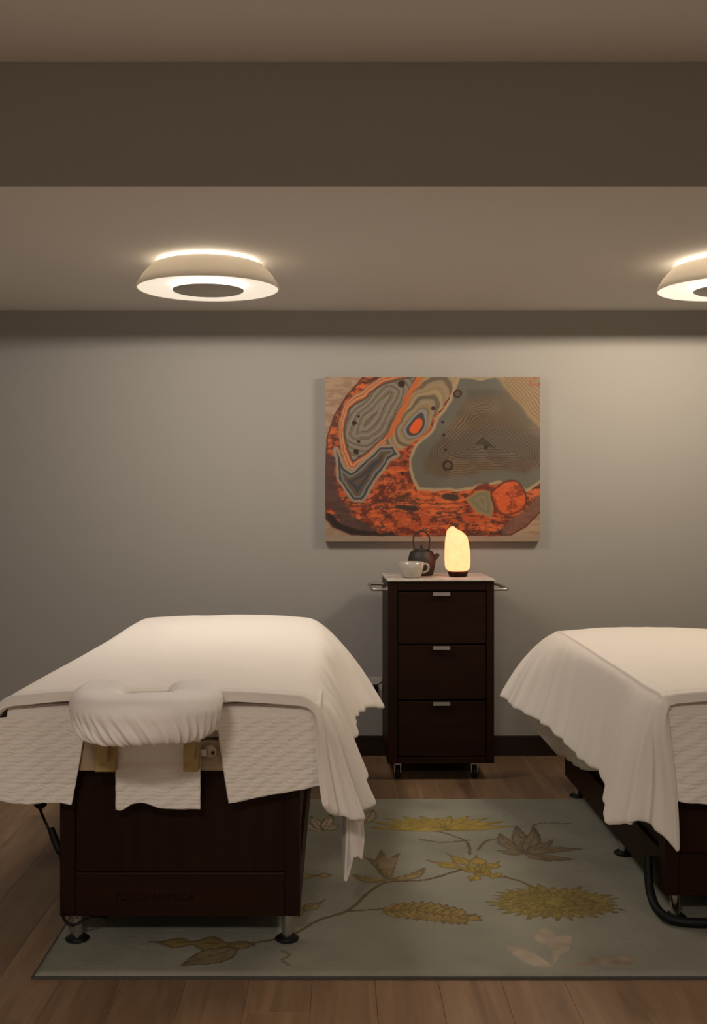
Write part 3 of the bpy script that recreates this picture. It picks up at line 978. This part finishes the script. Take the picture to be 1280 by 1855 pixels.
FA = 3.205
A_right = rows([
    (5.155, -.17, -.40, .10, 5.22, .40), (5.150, -.16, -.12, .17, 5.19, .39), (5.125, -.15, -.035, .205, 5.14, .383),
    (5.05, -.15, -.008, .200, 5.06, .39), (4.8, -.14, 0, .145, 4.76, .45), (4.4, -.13, 0, .085, 4.38, .50), (3.95, -.13, 0, .062, 3.95, .505),
    (3.62, -.13, 0, .082, 3.66, .44), (3.42, -.13, 0, .105, 3.48, .40)], FA, -.125,
    [(.105, 3.40, .385), (.092, 3.33, .385), (.070, 3.28, .395), (.042, 3.245, .405), (.015, 3.222, .42), (-.012, 3.205, .44), (-.035, 3.196, .47)])
A_left = rows([
    (5.155, -.82, -.40, -.96, 5.2, .45), (5.150, -.83, -.12, -.97, 5.17, .45), (5.125, -.835, -.035, -.98, 5.13, .45),
    (5.05, -.84, -.008, -.99, 5.05, .45), (4.8, -.85, 0, -1.0, 4.8, .45), (4.4, -.86, 0, -1.03, 4.4, .45), (3.95, -.885, 0, -1.06, 3.95, .45),
    (3.62, -.905, 0, -1.085, 3.62, .45), (3.42, -.915, 0, -1.10, 3.42, .45)], FA, -.92,
    [(-1.10, 3.33, .45), (-1.10, 3.30, .45), (-1.10, 3.28, .45), (-1.10, 3.26, .45), (-1.10, 3.24, .45), (-1.10, 3.23, .45), (-1.10, 3.22, .45)])
zA = lambda Y: np.interp(Y, [3.2, 4.0, 4.7, 5.1], [.775, .788, .806, .815])
build_duvet('duvet', zA, A_left, A_right,
            [(.52, .012, .4), (.31, .008, 1.9)], [(.165, .024, .8), (.098, .013, 2.1), (.41, .018, .3)], .020,
            'white duvet on the bed with the face cradle, hanging down its right side', seed=3, near=.5)

FB = 3.385
B_left = rows([
    (5.125, 1.06, -.40, .86, 5.19, .43), (5.12, 1.055, -.12, .78, 5.14, .43), (5.095, 1.05, -.035, .745, 5.08, .444),
    (5.0, 1.05, -.008, .765, 4.98, .43), (4.88, 1.05, 0, .795, 4.85, .418), (4.68, 1.05, 0, .85, 4.65, .405), (4.5, 1.05, 0, .885, 4.47, .395),
    (4.2, 1.05, 0, .912, 4.2, .365), (3.95, 1.05, 0, .928, 3.94, .372), (3.74, 1.05, 0, .905, 3.76, .335), (3.60, 1.05, 0, .875, 3.62, .295)], FB, 1.055,
    [(.885, 3.53, .305), (.915, 3.475, .325), (.945, 3.445, .335), (.97, 3.425, .325), (.995, 3.41, .305), (1.018, 3.398, .285), (1.04, 3.39, .262)])
B_right = rows([(y, 1.74, dz, 1.92, y, .45) for (y, dz) in ((5.125, -.4), (5.12, -.12), (5.095, -.035), (5.0, -.008), (4.88, 0), (4.68, 0), (4.5, 0), (4.2, 0), (3.95, 0), (3.74, 0), (3.6, 0))],
               FB, 1.74, [(1.92, 3.50 - .012 * k, .45) for k in range(7)])
zB = lambda Y: np.interp(Y, [3.4, 4.0, 4.6, 5.1], [.748, .752, .758, .762])
build_duvet('duvet', zB, B_left, B_right,
            [(.15, .014, .2), (.09, .009, 1.4), (.43, .014, 2.6)], [(.5, .012, .4)], .020,
            'white duvet on the massage table cut off by the frame, draping over its near corner', seed=8, near=1.5, seam=.004, peak=.76)

def build_quilt(x0, x1, yfront, yback, ztop, zhem, gaps, splay, label, side=None, mid_crease=None, xtop=None):
    """coverlet: over the padded top, down the front end, split where the cradle arms pass"""
    nxs = 150
    xs = np.linspace(x0, x1, nxs)
    for g in [q for gg in gaps for q in gg]:
        xs[np.argmin(abs(xs - g))] = g
    r = .034
    xt = np.where(xs < xtop, xtop + (xs - xtop) * .12, xs) if xtop else xs
    path = [(y, ztop) for y in np.linspace(yback, yfront + r, 24)]
    path += [(yfront + r - r * math.sin(a), ztop - r + r * math.cos(a)) for a in np.linspace(.2, math.pi / 2, 7)]
    nd = 60
    P = np.zeros((len(path) + nd, nxs, 3))
    for i, (y, z) in enumerate(path):
        P[i, :, 0] = xt; P[i, :, 1] = y; P[i, :, 2] = z
    zh = zhem(xs)
    zt = ztop - r
    for k in range(nd):
        t = (k + 1) / nd
        i = len(path) + k
        P[i, :, 0] = xt + (xs - xt) * min(1, t / .02) + splay(xs) * t ** 1.2
        P[i, :, 2] = zt + (zh - zt) * t
        P[i, :, 1] = yfront - .004 * t + .004 * np.sin(xs * 31 + 2.5 * t) * t + .0016 * np.sin(xs * 90 + 40 * t)
        if mid_crease:
            m = (xs > mid_crease[0]) & (xs < mid_crease[1])
            dz = P[i, :, 2] - mid_crease[2]
            P[i, m, 1] += (-.010 * np.exp(-((dz[m] - .012) / .012) ** 2) + .006 * np.exp(-((dz[m] + .006) / .006) ** 2))
        # hem seam
        dz = P[i, :, 2] - (zh + .055)
        P[i, :, 1] += .0022 * np.exp(-(dz / .004) ** 2)
    keep = np.ones((P.shape[0] - 1, nxs - 1), bool)
    zrow = P[:, :, 2].mean(1)
    for (a, b) in gaps:
        cc = (xs[:-1] + xs[1:]) / 2
        m = (cc > a) & (cc < b)
        for i in range(P.shape[0] - 1):
            if zrow[i] < .672 and i >= len(path): keep[i, m] = False
    me, _ = grid_mesh('quilt', P, keep)
    o = link('quilt', me, M['quilt'])
    sd = o.modifiers.new('thickness', 'SOLIDIFY'); sd.thickness = .006; sd.offset = 0
    if side is not None:
        S = catmull(side, 70)         # rows: xe, ye, hx, hy, hz
        n = 24
        Q = np.zeros((70, n, 3))
        for k in range(n):
            t = k / (n - 1)
            E = np.stack([S[:, 0], S[:, 1], np.full(70, ztop - .004)], 1)
            Hh = S[:, 2:5]
            P1 = E + np.array([-.07, 0, -.002]); P2 = Hh * 1.0; P2[:, 2] += .22; P2[:, 0] = .998 - .4 * (1.003 - Hh[:, 0])
            Q[:, k] = ((1 - t) ** 3 * E + 3 * (1 - t) ** 2 * t * P1 + 3 * (1 - t) * t * t * P2 + t ** 3 * Hh)
            Q[:, k, 0] += .006 * t * np.sin(S[:, 1] * 40)
        me2, _ = grid_mesh('side_drop', Q)
        s = link('side_drop', me2, M['quilt'], o)
        m2 = s.modifiers.new('thickness', 'SOLIDIFY'); m2.thickness = .005; m2.offset = 0
    tag(o, label, 'quilt')
    return o

gl, gr = (-.735, -.648), (-.400, -.352)
build_quilt(-1.02, -.046, 3.236, 3.5, .742,
            lambda X: np.where(X < -.69, .462 - .03 * np.clip(X + 1.0, 0, 1) + .004 * np.sin(X * 30),
                               np.where(X < -.375, .440 + .020 * np.exp(-((X + .575) / .05) ** 2) - .010 * np.exp(-((X + .63) / .02) ** 2),
                                        .458 + (X + .352) * .17)),
            [gl, gr], lambda X: np.where(X < -.69, -.040 * np.clip((X + 1.02) / .285, 0, 1), np.where(X > -.375, .036 * np.clip((-.046 - X) / .306, 0, 1), 0)),
            'cream matelasse quilt split into three flaps around the face cradle arms', mid_crease=(-.648, -.40, .572), xtop=-.958)
build_quilt(1.022, 1.80, 3.415, 4.9, .722,
            lambda X: .420 - .18 * (X - 1.04) + .003 * np.sin(X * 40), [], lambda X: 0 * X,
            'cream matelasse quilt hanging at the end of the bed cut off by the frame',
            side=[(1.06, 5.07, .83, 5.11, .40), (1.06, 5.055, .87, 5.10, .33), (1.06, 5.04, .94, 5.07, .25), (1.06, 5.02, 1.0, 5.04, .188), (1.06, 4.9, 1.005, 4.86, .21), (1.06, 4.5, 1.003, 4.5, .245), (1.06, 4.0, 1.002, 4.0, .36), (1.06, 3.6, 1.002, 3.6, .42)])

# loose flat sheet showing below the duvet
def build_sheet():
    n, m = 60, 50
    P = np.zeros((m, n, 3))
    s = np.linspace(0, 1, n)
    for k in range(m):
        t = k / (m - 1)
        wdt = .092 * (1 - .35 * t)
        cxx = .040 + .006 * t
        prof = .5 + .5 * np.sin(2 * np.pi * (s * 2.1 + .1))
        hem = np.interp(s, np.linspace(0, 1, 9), [.26, .20, .172, .165, .185, .232, .238, .225, .28])
        P[k, :, 0] = cxx + (s - .5) * wdt + .010 * np.sin(t * 3 + s * 5) * t
        P[k, :, 1] = 3.43 + .020 * (prof - .5) + .012 * np.sin(7 * s + 2 * t)
        P[k, :, 2] = .47 + (hem - .47) * t
    me, _ = grid_mesh('flat_sheet', P)
    o = link('flat_sheet', me, M['sheet'])
    sd = o.modifiers.new('thickness', 'SOLIDIFY'); sd.thickness = .002
    sb = o.modifiers.new('smooth', 'SUBSURF'); sb.levels = 1; sb.render_levels = 1
    tag(o, 'crumpled white sheet tail trailing below the duvet towards the rug', 'sheet')
build_sheet()

# ------------------------------------------------------------------ face cradle
def build_cradle():
    cx, cy = -.524, 3.045
    root = empty('face_cradle', (cx, cy, .556))
    rl = root.location
    n, k = 260, 48
    # horseshoe path, open towards the bed
    R = .132
    ang = np.linspace(math.radians(140), math.radians(400), n)
    px, py = R * np.cos(ang), R * 1.0 * np.sin(ang)
    end = np.clip(np.minimum(np.arange(n), np.arange(n)[::-1]) / 16.0, 0, 1)
    cap = np.sqrt(np.clip(1 - (1 - end) ** 2, 0.0004, 1))
    T = np.stack([np.gradient(px), np.gradient(py)], 1); T /= np.linalg.norm(T, axis=1)[:, None]
    Nn = np.stack([T[:, 1], -T[:, 0]], 1)
    P = np.zeros((n, k, 3))
    th = np.linspace(0, 2 * math.pi, k, endpoint=False)
    s = np.cumsum(np.hypot(np.gradient(px), np.gradient(py)))
    for j, a in enumerate(th):
        ca, sa = math.cos(a), math.sin(a)
        q = (abs(ca) ** 3.6 + abs(sa) ** 3.6) ** (-1 / 3.6)
        o_, z_ = .076 * q * ca, .066 * q * sa
        low = max(0.0, .45 - sa) * 1.7
        rip = .0032 * low * (1.2 - 2.4 * np.abs(np.sin(np.pi * s / .024 + 3.2 * sa + 1.5 * np.sin(s * 30))) ** .7 + .6 * np.sin(2 * np.pi * s / .0135 + 14 * sa))
        o_ = (o_ * (1 + .03 * max(0, 1 - abs(sa - .35) * 3) - .20 * max(0, .3 - sa) ** 1.5) + rip * np.sign(ca)) * cap
        z = z_ * cap ** .5
        P[:, j, 0] = px + Nn[:, 0] * o_
        P[:, j, 1] = py + Nn[:, 1] * o_
        P[:, j, 2] = .764 + z + .017 * np.clip((py + .03) / .15, 0, 1) + .003 * np.sin(3 * s * 8)
    P += np.array([cx, cy, 0])
    me, _ = grid_mesh('cushion', P, wrap=True)
    bm = bmesh.new(); bm.from_mesh(me)
    bmesh.ops.holes_fill(bm, edges=[e for e in bm.edges if e.is_boundary], sides=0)
    bmesh.ops.recalc_face_normals(bm, faces=bm.faces)
    bm.to_mesh(me); bm.free(); smooth(me)
    o = link('cushion', me, M['cover'], root); o.location = -rl
    sb = o.modifiers.new('smooth', 'SUBSURF'); sb.levels = 1; sb.render_levels = 1
    tag(o, 'white horseshoe cushion in a gathered cotton cover')
    def put(name, bm, m, parent=root, **kw):
        o = obj(name, bm, m, parent, **kw); o.location = -rl if parent is root else (0, 0, 0); return o
    put('platform', boxes((cx - .16, cx + .16, 2.97, 3.14, .703, .713)), M['arm_wood'], bevel=.004)
    for i, ax in enumerate((-.667, -.420)):
        a = put('arm', boxes((ax - .030 if i == 0 else ax - .022, ax + .030 if i == 0 else ax + .022, 3.175, 3.2195, .563, .640), (ax - .015, ax + .015, 3.13, 3.1745, .60, .7025)), M['arm_wood'], bevel=.003)
        tag(a, 'yellowish wooden arm')
    kb = put('knob', lathe([(0, 0), (.020, 0), (.022, -.006), (.018, -.016), (0, -.018)], 28, c=(-.372, 3.246, .607), axis='y'), M['birch'], sm=True)
    put('knob_pin', lathe([(0, -.0185), (.005, -.0185), (.005, -.023), (0, -.023)], 14, c=(-.362, 3.246, .607), axis='y'), M['black'], kb)
    put('latch', boxes((-.372 - .032, -.372 - .006, 3.222, 3.229, .595, .619)), M['steel'], bevel=.003)
    put('latch', boxes((-.682, -.664, 3.166, 3.1745, .598, .640), (-.690, -.656, 3.1665, 3.1745, .622, .636)), M['black'], bevel=.002)
    tag(root, 'white horseshoe face cradle on wooden arms at the near end of the table', 'face cradle')
build_cradle()

# ------------------------------------------------------------------ cords and plug
def cord(name, pts, r, label, table, steps=60, extra=None):
    o = obj(name, tube(pts, r, 10, steps), M['black'], table, True)
    o.location = -table.location
    if extra:
        for nm, bm in extra: obj(nm, bm, M['black'], o, True)
    return tag(o, label)

c0, c1, c2, c3 = at(66, 1440, 3.42), at(74, 1470, 3.42), at(88, 1502, 3.40), at(106, 1545, 3.38)
cord('hand_control_cord', [c0, c1, c2, c3, at(124, 1590, 3.40), at(150, 1630, 3.5)], .0042,
     'black cord with an inline switch', table_a,
     extra=[('inline_switch', tube([at(92, 1500, 3.395), at(98, 1518, 3.392), at(108, 1544, 3.38)], [.010, .0125, .0105], 12, 12)),
            ('plug_head', tube([at(60, 1447, 3.42), at(72, 1455, 3.42), at(79, 1463, 3.42)], [.012, .018, .013], 12, 10))])
cord('power_cord', [at(112, 1652, 3.28), at(118, 1668, 3.285), at(132, 1676, 3.29), at(150, 1668, 3.30), at(168, 1660, 3.32), at(200, 1662, 3.6)], .0042,
     'thin black cord looping by the front foot', table_a)
cord('foot_control_cable', [(1.014, 3.60, .185), (1.010, 3.585, .15), (1.006, 3.55, .09), (1.012, 3.49, .052), (1.045, 3.445, .036), (1.12, 3.425, .034), (1.3, 3.42, .034), (1.46, 3.425, .036), (1.53, 3.47, .05), (1.56, 3.54, .088)], .0145,
     'thick black cable curving down to the rug', table_b)
p = at(680, 1247, 5.79)
pr = empty('power_plug', (p.x, 5.81, p.z))
o = obj('plug_body', boxes((-.013, .013, -.042, -.005, -.022, .02)), M['black'], pr, bevel=.005)
obj('socket_plate', boxes((-.036, .036, -.005, -.0005, -.058, .058)), mat('socket_ivory', (0.50, 0.46, 0.41, 1), 0.45), pr, bevel=.002)
obj('plug_cord', tube([(0.004, -.03, .016), (.022, -.034, .028), (.045, -.04, .046), (.070, -.05, .036), (.09, -.055, -.05)], .003, 8, 30), M['black'], pr, True)
tag(pr, 'black plug and cord in the wall socket beside the rolling cabinet', 'plug')
